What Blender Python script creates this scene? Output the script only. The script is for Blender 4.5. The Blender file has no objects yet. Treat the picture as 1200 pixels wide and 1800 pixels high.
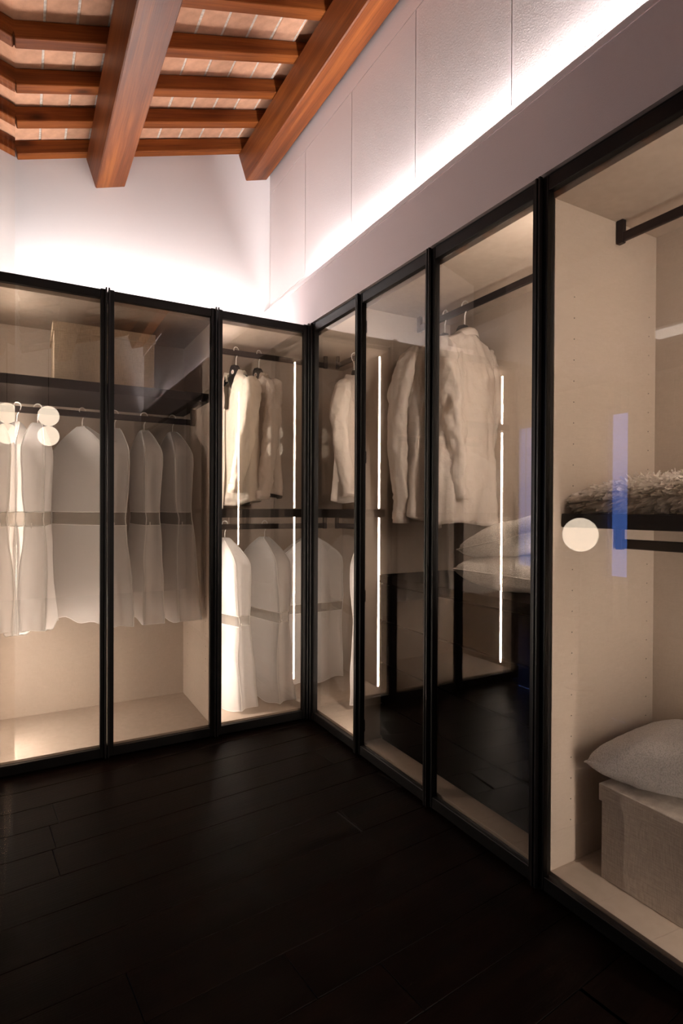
import bpy, bmesh, math, random
from mathutils import Vector, Matrix, noise
PI = math.pi
rnd = random.Random(7)
S = bpy.context.scene
C = S.collection

# ------------------------------------------------------------------ camera
cam_d = bpy.data.cameras.new('camera')
cam = bpy.data.objects.new('camera', cam_d)
C.objects.link(cam)
S.camera = cam
yaw, pit, rol = math.radians(29.126), math.radians(-0.3985), math.radians(0.2748)
fw = Vector((math.sin(yaw) * math.cos(pit), math.cos(yaw) * math.cos(pit), math.sin(pit)))
rt = Vector((math.cos(yaw), -math.sin(yaw), 0))
up = rt.cross(fw)
r2 = rt * math.cos(rol) + up * math.sin(rol)
u2 = -rt * math.sin(rol) + up * math.cos(rol)
CAM = Vector((-1.6947, -3.4567, 1.4267))
cam.matrix_world = Matrix(((r2.x, u2.x, -fw.x, CAM.x), (r2.y, u2.y, -fw.y, CAM.y), (r2.z, u2.z, -fw.z, CAM.z), (0, 0, 0, 1)))
cam_d.sensor_fit = 'VERTICAL'
cam_d.sensor_height = 36
cam_d.lens = 998.4 / 1800 * 36
cam_d.clip_start = 0.02

# ------------------------------------------------------------------ world, exposure, light levels
w = bpy.data.worlds.new('world')
S.world = w
w.use_nodes = True
w.node_tree.nodes['Background'].inputs[0].default_value = (0.05, 0.06, 0.09, 1)
w.node_tree.nodes['Background'].inputs[1].default_value = 0.25
S.view_settings.view_transform = 'Standard'
S.view_settings.look = 'None'
S.view_settings.exposure = 0.0
S.view_settings.gamma = 1.0
S.view_settings.use_curve_mapping = False
L_LED = 215.0
L_COVE = 290.0
L_BACK = 140.0
L_GLOBE = 7.0
L_WINDOW = 2.4

# ------------------------------------------------------------------ materials
def lin(c):
    return tuple(((x / 255) / 12.92 if x / 255 <= 0.04045 else ((x / 255 + 0.055) / 1.055) ** 2.4) for x in c) + (1,)

class NT:
    def __init__(s, name):
        s.m = bpy.data.materials.new(name)
        s.m.use_nodes = True
        s.t = s.m.node_tree
        s.t.nodes.clear()
        s.out = s.t.nodes.new('ShaderNodeOutputMaterial')
    def n(s, typ, **kw):
        nd = s.t.nodes.new(typ)
        for k, v in kw.items():
            if k == 'ins':
                for i, x in v.items():
                    nd.inputs[i].default_value = x
            else:
                setattr(nd, k, v)
        return nd
    def l(s, a, b):
        s.t.links.new(a, b)
    def coord(s, scale=(1, 1, 1), kind='Object', rot=(0, 0, 0)):
        tc = s.n('ShaderNodeTexCoord')
        mp = s.n('ShaderNodeMapping')
        mp.inputs['Scale'].default_value = scale
        mp.inputs['Rotation'].default_value = rot
        s.l(tc.outputs[kind], mp.inputs[0])
        return mp.outputs[0]

def ramp(t, fac, stops):
    r = t.n('ShaderNodeValToRGB')
    e = r.color_ramp.elements
    while len(e) < len(stops):
        e.new(0.5)
    for i, (p, c) in enumerate(stops):
        e[i].position = p
        e[i].color = c
    t.l(fac, r.inputs[0])
    return r.outputs[0]

def plain(name, col, rough=0.5, metal=0.0, bump=0.0, bscale=(200, 200, 200), var=0.0, vscale=(3, 3, 3), spec=0.5, rnd_obj=0.0):
    t = NT(name)
    p = t.n('ShaderNodeBsdfPrincipled')
    p.inputs['Roughness'].default_value = rough
    p.inputs['Metallic'].default_value = metal
    p.inputs['Specular IOR Level'].default_value = spec
    p.inputs['Base Color'].default_value = col
    last = None
    if var:
        nz = t.n('ShaderNodeTexNoise')
        nz.inputs['Scale'].default_value = 1
        nz.inputs['Detail'].default_value = 5
        t.l(t.coord(vscale), nz.inputs[0])
        last = ramp(t, nz.outputs[0], [(0.3, tuple(c * (1 - var) for c in col[:3]) + (1,)), (0.7, tuple(min(1, c * (1 + var)) for c in col[:3]) + (1,))])
    if rnd_obj:
        oi = t.n('ShaderNodeObjectInfo')
        h = t.n('ShaderNodeHueSaturation')
        mr = t.n('ShaderNodeMapRange')
        mr.inputs[3].default_value = 1 - rnd_obj
        mr.inputs[4].default_value = 1 + rnd_obj
        t.l(oi.outputs['Random'], mr.inputs[0])
        t.l(mr.outputs[0], h.inputs['Value'])
        if last:
            t.l(last, h.inputs['Color'])
        else:
            h.inputs['Color'].default_value = col
        last = h.outputs[0]
    if last:
        t.l(last, p.inputs['Base Color'])
    if bump:
        nb = t.n('ShaderNodeTexNoise')
        nb.inputs['Scale'].default_value = 1
        nb.inputs['Detail'].default_value = 3
        t.l(t.coord(bscale), nb.inputs[0])
        b = t.n('ShaderNodeBump')
        b.inputs['Strength'].default_value = bump
        b.inputs['Distance'].default_value = 0.002
        t.l(nb.outputs[0], b.inputs['Height'])
        t.l(b.outputs[0], p.inputs['Normal'])
    t.l(p.outputs[0], t.out.inputs[0])
    return t.m

def emit(name, col, strength):
    t = NT(name)
    e = t.n('ShaderNodeEmission')
    e.inputs[0].default_value = col
    e.inputs[1].default_value = strength
    t.l(e.outputs[0], t.out.inputs[0])
    return t.m

def glass(name, tint, f0=0.045, rough=0.0, power=5):
    t = NT(name)
    g = t.n('ShaderNodeNewGeometry')
    d = t.n('ShaderNodeVectorMath', operation='DOT_PRODUCT')
    t.l(g.outputs['Normal'], d.inputs[0])
    t.l(g.outputs['Incoming'], d.inputs[1])
    a = t.n('ShaderNodeMath', operation='ABSOLUTE')
    t.l(d.outputs['Value'], a.inputs[0])
    s1 = t.n('ShaderNodeMath', operation='SUBTRACT', use_clamp=True)
    s1.inputs[0].default_value = 1
    t.l(a.outputs[0], s1.inputs[1])
    pw = t.n('ShaderNodeMath', operation='POWER')
    pw.inputs[1].default_value = power
    t.l(s1.outputs[0], pw.inputs[0])
    mu = t.n('ShaderNodeMath', operation='MULTIPLY_ADD', use_clamp=True)
    mu.inputs[1].default_value = 1 - f0
    mu.inputs[2].default_value = f0
    t.l(pw.outputs[0], mu.inputs[0])
    tr = t.n('ShaderNodeBsdfTransparent')
    tr.inputs[0].default_value = tint
    gl = t.n('ShaderNodeBsdfGlossy')
    gl.inputs['Roughness'].default_value = rough
    gl.inputs[0].default_value = (1, 0.97, 0.94, 1)
    mx = t.n('ShaderNodeMixShader')
    t.l(mu.outputs[0], mx.inputs[0])
    t.l(tr.outputs[0], mx.inputs[1])
    t.l(gl.outputs[0], mx.inputs[2])
    t.l(mx.outputs[0], t.out.inputs[0])
    return t.m

def cloth(name, col, transl=0.35, alpha=1.0, bump=0.25, scale=900):
    t = NT(name)
    df = t.n('ShaderNodeBsdfDiffuse')
    df.inputs[0].default_value = col
    tl = t.n('ShaderNodeBsdfTranslucent')
    tl.inputs[0].default_value = col
    nb = t.n('ShaderNodeTexNoise')
    nb.inputs['Scale'].default_value = 1
    nb.inputs['Detail'].default_value = 4
    t.l(t.coord((scale, scale, scale * 0.12)), nb.inputs[0])
    n2 = t.n('ShaderNodeTexNoise')
    n2.inputs['Scale'].default_value = 28
    n2.inputs['Detail'].default_value = 6
    t.l(t.coord(), n2.inputs[0])
    ad = t.n('ShaderNodeMath', operation='MULTIPLY_ADD')
    ad.inputs[1].default_value = 5.0 if alpha == 1 else 2.0
    t.l(n2.outputs[0], ad.inputs[0])
    t.l(nb.outputs[0], ad.inputs[2])
    b = t.n('ShaderNodeBump')
    b.inputs['Strength'].default_value = bump
    b.inputs['Distance'].default_value = 0.005
    t.l(ad.outputs[0], b.inputs['Height'])
    t.l(b.outputs[0], df.inputs['Normal'])
    mx = t.n('ShaderNodeMixShader')
    mx.inputs[0].default_value = transl
    t.l(df.outputs[0], mx.inputs[1])
    t.l(tl.outputs[0], mx.inputs[2])
    o = mx.outputs[0]
    if alpha < 1:
        tr = t.n('ShaderNodeBsdfTransparent')
        m2 = t.n('ShaderNodeMixShader')
        m2.inputs[0].default_value = alpha
        t.l(tr.outputs[0], m2.inputs[1])
        t.l(o, m2.inputs[2])
        o = m2.outputs[0]
    t.l(o, t.out.inputs[0])
    return t.m

def weave(name, col, scale=260, rough=0.9, bump=0.9, dark=0.6):
    t = NT(name)
    p = t.n('ShaderNodeBsdfPrincipled')
    p.inputs['Roughness'].default_value = rough
    p.inputs['Specular IOR Level'].default_value = 0.15
    v = t.n('ShaderNodeTexVoronoi')
    v.inputs['Scale'].default_value = 1
    t.l(t.coord((scale, scale * 1.6, scale)), v.inputs[0])
    nz = t.n('ShaderNodeTexNoise')
    nz.inputs['Scale'].default_value = 14
    t.l(t.coord(), nz.inputs[0])
    c = ramp(t, v.outputs['Distance'], [(0.1, col), (0.8, tuple(x * dark for x in col[:3]) + (1,))])
    t.l(c, p.inputs['Base Color'])
    b = t.n('ShaderNodeBump')
    b.invert = True
    b.inputs['Strength'].default_value = bump
    b.inputs['Distance'].default_value = 0.004
    t.l(v.outputs['Distance'], b.inputs['Height'])
    t.l(b.outputs[0], p.inputs['Normal'])
    t.l(p.outputs[0], t.out.inputs[0])
    return t.m

def wood(name, dark, mid, light, rough=0.35, knots=True, spec=0.5):
    # grain runs along the local x axis
    t = NT(name)
    p = t.n('ShaderNodeBsdfPrincipled')
    p.inputs['Roughness'].default_value = rough
    p.inputs['Specular IOR Level'].default_value = spec
    oi = t.n('ShaderNodeObjectInfo')
    tc = t.n('ShaderNodeTexCoord')
    off = t.n('ShaderNodeVectorMath', operation='MULTIPLY_ADD')
    off.inputs[1].default_value = (1, 1, 1)
    sc = t.n('ShaderNodeVectorMath', operation='SCALE')
    sc.inputs[0].default_value = (9.1, 3.7, 5.3)
    t.l(oi.outputs['Random'], sc.inputs['Scale'])
    t.l(tc.outputs['Object'], off.inputs[0])
    t.l(sc.outputs[0], off.inputs[2])
    co = off.outputs[0]
    m1 = t.n('ShaderNodeMapping')
    m1.inputs['Scale'].default_value = (0.8, 16, 16)
    t.l(co, m1.inputs[0])
    nz = t.n('ShaderNodeTexNoise')
    nz.inputs['Scale'].default_value = 1
    nz.inputs['Detail'].default_value = 7
    nz.inputs['Roughness'].default_value = 0.62
    nz.inputs['Distortion'].default_value = 0.35
    t.l(m1.outputs[0], nz.inputs[0])
    m2 = t.n('ShaderNodeMapping')
    m2.inputs['Scale'].default_value = (4, 190, 190)
    t.l(co, m2.inputs[0])
    n2 = t.n('ShaderNodeTexNoise')
    n2.inputs['Scale'].default_value = 1
    n2.inputs['Detail'].default_value = 4
    t.l(m2.outputs[0], n2.inputs[0])
    mix = t.n('ShaderNodeMath', operation='MULTIPLY_ADD')
    mix.inputs[1].default_value = 0.35
    t.l(n2.outputs[0], mix.inputs[0])
    t.l(nz.outputs[0], mix.inputs[2])
    c = ramp(t, mix.outputs[0], [(0.36, dark), (0.66, mid), (0.95, light)])
    if knots:
        m3 = t.n('ShaderNodeMapping')
        m3.inputs['Scale'].default_value = (1.5, 3.9, 3.9)
        t.l(co, m3.inputs[0])
        v = t.n('ShaderNodeTexVoronoi')
        v.inputs['Scale'].default_value = 1
        t.l(m3.outputs[0], v.inputs[0])
        k = ramp(t, v.outputs['Distance'], [(0.035, (0.12, 0.09, 0.08, 1)), (0.075, (0.5, 0.42, 0.4, 1)), (0.14, (1, 1, 1, 1))])
        mm = t.n('ShaderNodeMix', data_type='RGBA', blend_type='MULTIPLY')
        mm.inputs[0].default_value = 0.85
        t.l(c, mm.inputs[6])
        t.l(k, mm.inputs[7])
        c = mm.outputs[2]
    t.l(c, p.inputs['Base Color'])
    b = t.n('ShaderNodeBump')
    b.inputs['Strength'].default_value = 0.3
    b.inputs['Distance'].default_value = 0.002
    t.l(n2.outputs[0], b.inputs['Height'])
    t.l(b.outputs[0], p.inputs['Normal'])
    t.l(p.outputs[0], t.out.inputs[0])
    return t.m

def linen_board(name, col, amp=0.14, s=(420, 420, 30), rough=0.7, spec=0.25):
    # fine woven streaks, as on melamine or linen covered board
    t = NT(name)
    p = t.n('ShaderNodeBsdfPrincipled')
    p.inputs['Roughness'].default_value = rough
    p.inputs['Specular IOR Level'].default_value = spec
    n1 = t.n('ShaderNodeTexNoise')
    n1.inputs['Scale'].default_value = 1
    n1.inputs['Detail'].default_value = 3
    t.l(t.coord(s), n1.inputs[0])
    n2 = t.n('ShaderNodeTexNoise')
    n2.inputs['Scale'].default_value = 1
    n2.inputs['Detail'].default_value = 3
    t.l(t.coord((s[2], s[2], s[0])), n2.inputs[0])
    ad = t.n('ShaderNodeMath', operation='ADD')
    t.l(n1.outputs[0], ad.inputs[0])
    t.l(n2.outputs[0], ad.inputs[1])
    hf = t.n('ShaderNodeMath', operation='MULTIPLY')
    hf.inputs[1].default_value = 0.5
    t.l(ad.outputs[0], hf.inputs[0])
    c = ramp(t, hf.outputs[0], [(0.35, tuple(x * (1 - amp) for x in col[:3]) + (1,)), (0.65, tuple(min(1, x * (1 + amp)) for x in col[:3]) + (1,))])
    t.l(c, p.inputs['Base Color'])
    t.l(p.outputs[0], t.out.inputs[0])
    return t.m

M = {}
M['plaster'] = plain('wall_plaster', (0.74, 0.695, 0.69, 1), 0.85, bump=0.10, bscale=(90, 90, 90), spec=0.2)
M['panel'] = plain('painted_panel', (0.72, 0.64, 0.63, 1), 0.6, bump=0.5, bscale=(160, 160, 160), spec=0.3)
M['soffit'] = plain('painted_soffit', (0.56, 0.46, 0.46, 1), 0.6, bump=0.3, bscale=(200, 200, 200), spec=0.3)
M['lip'] = plain('painted_light_profile', (0.64, 0.54, 0.54, 1), 0.5, spec=0.3)
M['carcass'] = linen_board('beige_melamine', (0.505, 0.42, 0.355, 1), 0.07)
M['metal'] = plain('dark_bronze_metal', (0.0055, 0.0047, 0.0045, 1), 0.42, metal=0.0, spec=0.22)
M['fin'] = plain('bronze_handle_metal', (0.012, 0.010, 0.0105, 1), 0.35, metal=0.1, spec=0.3)
M['darkwood'] = linen_board('wenge_board', (0.016, 0.011, 0.009, 1), 0.25, rough=0.5)
M['chestwood'] = linen_board('wenge_drawer', (0.0028, 0.0017, 0.0014, 1), 0.3, rough=0.6, spec=0.015)
M['rail'] = plain('bronze_rail', (0.030, 0.022, 0.019, 1), 0.4, metal=0.6)
M['glass'] = glass('bronze_glass', (0.90, 0.872, 0.846, 1), 0.07)
M['clear'] = glass('partition_glass', (0.93, 0.93, 0.93, 1), 0.045, power=2.2)
for k_, f_ in (('led', 1.0), ('led_left', 1.85), ('led_corner', 0.66), ('led_near', 1.75)):
    M[k_] = emit('wardrobe_' + k_, (1.0, 0.89, 0.785, 1), L_LED * f_)
M['cove'] = emit('cove_led', (1.0, 0.95, 0.95, 1), L_COVE)
M['coveback'] = emit('cove_led_back', (1.0, 0.96, 0.95, 1), L_BACK)
M['globe'] = emit('opal_globe', (1.0, 0.86, 0.70, 1), L_GLOBE)
M['linear'] = emit('linear_lamp_diffuser', (1.0, 0.93, 0.85, 1), 2.6)
M['beam'] = wood('beam_wood', (0.055, 0.013, 0.0035, 1), (0.145, 0.037, 0.008, 1), (0.28, 0.088, 0.018, 1), 0.42, spec=0.35)
M['rafter'] = wood('rafter_wood', (0.060, 0.014, 0.0035, 1), (0.155, 0.041, 0.0085, 1), (0.29, 0.088, 0.018, 1), 0.55, spec=0.12)
M['plank'] = wood('floor_wood', (0.0020, 0.0010, 0.0008, 1), (0.0042, 0.0020, 0.0014, 1), (0.0085, 0.0038, 0.0025, 1), 0.38, knots=False, spec=0.05)
M['joint'] = plain('floor_joint', (0.008, 0.005, 0.004, 1), 0.8)
M['brick'] = plain('terracotta_brick', (0.53, 0.29, 0.185, 1), 0.9, bump=0.9, bscale=(230, 230, 230), var=0.16, vscale=(16, 16, 16), spec=0.1, rnd_obj=0.10)
M['mortar'] = plain('lime_mortar', (0.56, 0.49, 0.43, 1), 0.95, bump=1.0, bscale=(150, 150, 150), var=0.25, vscale=(60, 60, 60), spec=0.1)
M['chrome'] = plain('satin_steel', (0.85, 0.82, 0.78, 1), 0.38, metal=0.55)
M['black'] = plain('black_plastic', (0.008, 0.008, 0.009, 1), 0.4)
M['white'] = plain('white_print', (0.8, 0.78, 0.74, 1), 0.5)
M['red'] = plain('red_print', (0.45, 0.05, 0.04, 1), 0.5)
M['shirt'] = cloth('white_linen', (0.83, 0.77, 0.68, 1), 0.3, 1, 0.35)
M['jacket'] = cloth('ivory_linen', (0.74, 0.66, 0.585, 1), 0.25, 1, 0.5)
M['bag'] = cloth('garment_bag_fabric', (0.97, 0.955, 0.945, 1), 0.48, 0.76, 0.12, 500)
M['bagclear'] = cloth('garment_bag_mesh_band', (0.75, 0.70, 0.64, 1), 0.4, 0.34, 0.1, 500)
M['piping'] = cloth('garment_bag_piping', (0.93, 0.92, 0.90, 1), 0.25, 1, 0.0)
M['box'] = linen_board('linen_box', (0.40, 0.315, 0.23, 1), 0.28, (600, 600, 24), 0.85)
M['greybox'] = linen_board('grey_linen_box', (0.62, 0.56, 0.51, 1), 0.28, (600, 600, 24), 0.85)
M['cushion'] = weave('cushion_weave', (0.93, 0.90, 0.88, 1), 190, bump=0.9, dark=0.66)
M['boucle'] = weave('cushion_boucle', (0.74, 0.67, 0.60, 1), 290, bump=1.0, dark=0.5)
M['fur'] = cloth('shaggy_wool', (0.95, 0.90, 0.84, 1), 0.42, 1, 0.1)
M['sky'] = emit('dusk_window', (0.13, 0.30, 1.0, 1), L_WINDOW)
M['curtain'] = cloth('sheer_curtain', (0.55, 0.6, 0.75, 1), 0.6, 0.32, 0.1)
M['hole'] = plain('peg_hole', (0.02, 0.015, 0.01, 1), 0.9)
M['roomwall'] = plain('next_room_wall', (0.12, 0.10, 0.095, 1), 0.85)
M['hanger'] = cloth('clear_hanger', (0.8, 0.78, 0.75, 1), 0.4, 0.8, 0.0)

# ------------------------------------------------------------------ helpers
def link(name, me, mat, parent=None, loc=None, rot=None):
    o = bpy.data.objects.new(name, me)
    if mat is not None and not me.materials:
        me.materials.append(mat)
    C.objects.link(o)
    if parent:
        o.parent = parent
    if loc is not None:
        o.location = loc
    if rot is not None:
        o.rotation_euler = rot
    return o

def tag(o, label=None, cat=None, group=None, kind=None):
    if label: o['label'] = label
    if cat: o['category'] = cat
    if group: o['group'] = group
    if kind: o['kind'] = kind
    return o

def thing(name, label, cat, loc=(0, 0, 0), rz=0, group=None, kind=None):
    o = bpy.data.objects.new(name, None)
    o.empty_display_size = 0.05
    C.objects.link(o)
    o.location = loc
    o.rotation_euler = (0, 0, rz)
    return tag(o, label, cat, group, kind)

def mesh(bm, smooth=False):
    me = bpy.data.meshes.new('m')
    bm.normal_update()
    bm.to_mesh(me)
    bm.free()
    if smooth:
        for p in me.polygons:
            p.use_smooth = True
    return me

def abox(bm, x0, x1, y0, y1, z0, z1, bev=0.0, mtx=None):
    vs = [bm.verts.new(Vector((x, y, z))) for z in (z0, z1) for y in (y0, y1) for x in (x0, x1)]
    idx = [(0, 2, 3, 1), (4, 5, 7, 6), (0, 1, 5, 4), (2, 6, 7, 3), (0, 4, 6, 2), (1, 3, 7, 5)]
    fs = [bm.faces.new([vs[i] for i in f]) for f in idx]
    if bev:
        es = list({e for f in fs for e in f.edges})
        r = bmesh.ops.bevel(bm, geom=es, offset=bev, segments=1, affect='EDGES', profile=0.5)
        if mtx:
            vv = list({v for f in r['faces'] for v in f.verts} | {v for v in vs if v.is_valid})
            for v in vv: v.co = mtx @ v.co
    elif mtx:
        for v in vs: v.co = mtx @ v.co

def strip_box(bm, x0, x1, y0, y1, z0, z1, step=0.06):
    # closed box cut into short segments along its longest side
    d = (x1 - x0, y1 - y0, z1 - z0)
    ax = d.index(max(d))
    n = max(1, int(d[ax] / step))
    lo, hi = [x0, y0, z0], [x1, y1, z1]
    o = [i for i in range(3) if i != ax]
    rings = []
    for k in range(n + 1):
        r = []
        for a, b in ((0, 0), (1, 0), (1, 1), (0, 1)):
            p = [0, 0, 0]
            p[ax] = lo[ax] + d[ax] * k / n
            p[o[0]] = (lo, hi)[a][o[0]]
            p[o[1]] = (lo, hi)[b][o[1]]
            r.append(bm.verts.new(p))
        rings.append(r)
    for k in range(n):
        for j in range(4):
            bm.faces.new([rings[k][j], rings[k][(j + 1) % 4], rings[k + 1][(j + 1) % 4], rings[k + 1][j]])
    bm.faces.new(rings[0]); bm.faces.new(rings[-1])
    bmesh.ops.recalc_face_normals(bm, faces=bm.faces)

def strip(name, x0, x1, y0, y1, z0, z1, mat, parent):
    bm = bmesh.new()
    strip_box(bm, x0, x1, y0, y1, z0, z1)
    return link(name, mesh(bm), mat, parent)

def box(name, x0, x1, y0, y1, z0, z1, mat, parent=None, bev=0.0, centre=True):
    """one box mesh; its origin at its own centre so that object textures follow it"""
    c = Vector(((x0 + x1) / 2, (y0 + y1) / 2, (z0 + z1) / 2)) if centre else Vector((0, 0, 0))
    bm = bmesh.new()
    abox(bm, x0 - c.x, x1 - c.x, y0 - c.y, y1 - c.y, z0 - c.z, z1 - c.z, bev)
    return link(name, mesh(bm), mat, parent, c)

def tube(bm, pts, r, n=8, cap=True):
    pts = [Vector(p) for p in pts]
    rings = []
    prev = None
    for i, p in enumerate(pts):
        d = (pts[min(i + 1, len(pts) - 1)] - pts[max(i - 1, 0)]).normalized()
        if prev is None:
            a = d.cross(Vector((0, 0, 1)))
            if a.length < 1e-3: a = d.cross(Vector((1, 0, 0)))
            a.normalize()
        else:
            a = (prev - d * prev.dot(d)).normalized()
        prev = a
        b = d.cross(a)
        rr = r[i] if isinstance(r, (list, tuple)) else r
        rings.append([bm.verts.new(p + (a * math.cos(k * 2 * PI / n) + b * math.sin(k * 2 * PI / n)) * rr) for k in range(n)])
    for i in range(len(rings) - 1):
        for k in range(n):
            bm.faces.new([rings[i][k], rings[i][(k + 1) % n], rings[i + 1][(k + 1) % n], rings[i + 1][k]])
    if cap:
        bm.faces.new(rings[0][::-1])
        bm.faces.new(rings[-1])

def poly(name, verts, faces, mat, parent=None, smooth=False):
    me = bpy.data.meshes.new('m')
    me.from_pydata(verts, [], faces)
    me.update()
    if smooth:
        for p in me.polygons: p.use_smooth = True
    return link(name, me, mat, parent)

# ------------------------------------------------------------------ key positions (metres)
XC = -1.74          # glass partition at the left
YB = 0.85           # back wall
XP = 0.03           # upper right wall panels
H = 2.65            # top of the wardrobe doors
DB, DR = 0.72, 0.64  # inner depth of the back and the right run
TH = math.atan(0.33)
CE, SE = math.cos(TH), math.sin(TH)
def ceil_pt(s, y, n):   # s along the slope from the partition, n above the rafter undersides
    return Vector((XC + s * CE - n * SE, y, 3.70 + s * SE + n * CE))

# ------------------------------------------------------------------ floor
fl = tag(bpy.data.objects.new('floor', None), 'dark brown wooden plank floor, almost black', None, kind='structure')
C.objects.link(fl)
box('underlay', -5.2, 1.7, -6.6, 3.3, -0.06, -0.006, M['joint'], fl)
pm = {}
ang = math.radians(5.5)
PW = 0.205
def plank_mesh(L):
    k = round(L, 1)
    if k not in pm:
        bm = bmesh.new()
        abox(bm, -k / 2 + 0.001, k / 2 - 0.001, -PW / 2 + 0.0011, PW / 2 - 0.0011, -0.012, 0, 0.0012)
        pm[k] = mesh(bm)
        pm[k].materials.append(M['plank'])
    return pm[k]
R5 = Matrix.Rotation(ang, 4, 'Z')
for i in range(-32, 18):
    yc = i * PW + 0.055
    x = -5.6 + rnd.uniform(0, 1.2)
    while x < 1.2:
        L = min(rnd.choice((1.4, 1.8, 2.2)), max(0.3, 1.2 - x))
        c = R5 @ Vector((x + L / 2, yc, 0))
        a = R5 @ Vector((x, yc, 0)); b = R5 @ Vector((x + L, yc, 0))
        if b.x > -5.1 and max(a.x, b.x) < 2.2 and a.x < 0.3 and -6.5 < c.y < 3.0:
            link('plank', plank_mesh(L), None, fl, (c.x, c.y, 0), (0, 0, ang))
        x += L

# ------------------------------------------------------------------ ceiling: bricks on rafters on two beams
ce = tag(bpy.data.objects.new('ceiling', None), 'sloping brick ceiling on varnished wooden rafters and two beams', None, kind='structure')
C.objects.link(ce)
SM = Matrix.Translation(Vector((XC, 0, 3.70))) @ Matrix(((CE, 0, -SE, 0), (0, 1, 0, 0), (SE, 0, CE, 0), (0, 0, 0, 1)))  # slope frame -> world
euler = SM.to_euler()
S1 = (XP + 0.16 - XC) / CE
def slope_box(name, s0, s1, y0, y1, n0, n1, mat, bev=0.003):
    bm = bmesh.new()
    c = Vector(((s0 + s1) / 2, (y0 + y1) / 2, (n0 + n1) / 2))
    abox(bm, s0 - c.x, s1 - c.x, y0 - c.y, y1 - c.y, n0 - c.z, n1 - c.z, bev)
    return link(name, mesh(bm), mat, ce, SM @ c, euler)
RH = 0.085
rafter_y = [0.82, 0.463, 0.128, -0.222, -0.585] + [-0.585 - 0.352 * k for k in range(1, 17)]
for y in rafter_y:
    slope_box('rafter', 0.002, S1, y - 0.039, y + 0.039, 0, RH, M['rafter'], 0.004)
def beam(s0, wd, label):
    # local x axis along the beam (world Y) so that the grain follows it
    bm = bmesh.new()
    abox(bm, -3.6, 3.6, -wd / 2, wd / 2, -0.1, 0.1, 0.006)
    for v in bm.verts:
        v.co.y += 0.004 * noise.noise(Vector((v.co.x * 0.7, s0, 0)))
    c = SM @ Vector((s0 + wd / 2, YB + 0.02 - 3.6, -0.1))
    rotm = SM.to_3x3() @ Matrix.Rotation(PI / 2, 3, 'Z')
    o = link('beam', mesh(bm), M['beam'], ce, c, rotm.to_euler())
    o['label'] = label
beam(0.435, 0.203, 'thick varnished wooden beam over the middle of the back wall')
beam(1.585, 0.185, 'thick varnished wooden beam along the panelled right wall')
# bricks between the rafters, laid flat with lime joints
bricks_m = []
for k in range(5):
    bm = bmesh.new()
    abox(bm, -0.0725, 0.0725, -0.160, 0.160, 0, 0.03, 0.003)
    for v in bm.verts:
        v.co += noise.noise_vector(v.co * 9 + Vector((k * 7, 0, 0))) * 0.0022
    me = mesh(bm); me.materials.append(M['brick']); bricks_m.append(me)
for r in range(11):
    ya, yb = rafter_y[r + 1], rafter_y[r]
    if r >= 6 and False: break
    s = 0.085 + 0.003 * rnd.random()
    while s < S1 - 0.08:
        p = SM @ Vector((s, (ya + yb) / 2, RH + 0.004 + rnd.uniform(-0.002, 0.002)))
        link('brick', rnd.choice(bricks_m), None, ce, p, (euler[0] + rnd.uniform(-.006, .006), euler[1] + rnd.uniform(-.01, .01), 0))
        s += 0.158
slope_box('mortar_bed', -0.0, S1, -6.45, YB + 0.02, RH + 0.0075, RH + 0.09, M['mortar'], 0)

# ------------------------------------------------------------------ walls
def struct(o, label=None):
    o['kind'] = 'structure'
    if label: o['label'] = label
    return o
# back wall above and behind the back wardrobe, its top cut to the roof slope
bm = bmesh.new()
vs = []
for y in (YB, YB + 0.12):
    vs.append([bm.verts.new(v) for v in (Vector((-2.2, y, 0)), Vector((0.9, y, 0)), Vector((0.9, y, 3.79 + 0.33 * (0.9 - XC))), Vector((-2.2, y, 3.79 + 0.33 * (-2.2 - XC))))])
bm.faces.new(vs[0]); bm.faces.new(vs[1][::-1])
for i in range(4):
    bm.faces.new([vs[0][i], vs[1][i], vs[1][(i + 1) % 4], vs[0][(i + 1) % 4]])
bmesh.ops.recalc_face_normals(bm, faces=bm.faces)
struct(link('wall_back', mesh(bm), M['plaster']), 'white plastered back wall lit from behind the wardrobe top')
wr = tag(bpy.data.objects.new('wall_right', None), 'white right wall with tall flush panels above the wardrobes', None, kind='structure')
C.objects.link(wr)
box('wall_face', XP + 0.018, XP + 0.16, -6.5, YB, 2.66, 4.36, M['plaster'], wr)
pz0, pz1 = 3.062, 3.948
sy = [0.841, 0.184, -0.465, -1.109, -1.761, -2.413, -3.065, -3.717, -4.37, -5.02]
box('wall_panel', XP, XP + 0.0175, 0.8435, YB - 0.001, pz0, pz1, M['panel'], wr, 0.001)
for i in range(len(sy) - 1):
    box('wall_panel', XP, XP + 0.0175, sy[i + 1] + 0.0022, sy[i] - 0.0022, pz0, pz1, M['panel'], wr, 0.0012)
box('upper_fascia', XP, XP + 0.0175, -6.5, YB - 0.001, pz1 + 0.003, 4.30, M['panel'], wr)
box('lower_fascia', XP, XP + 0.0175, -6.5, YB - 0.001, 2.97, pz0 - 0.0035, M['panel'], wr)
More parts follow.
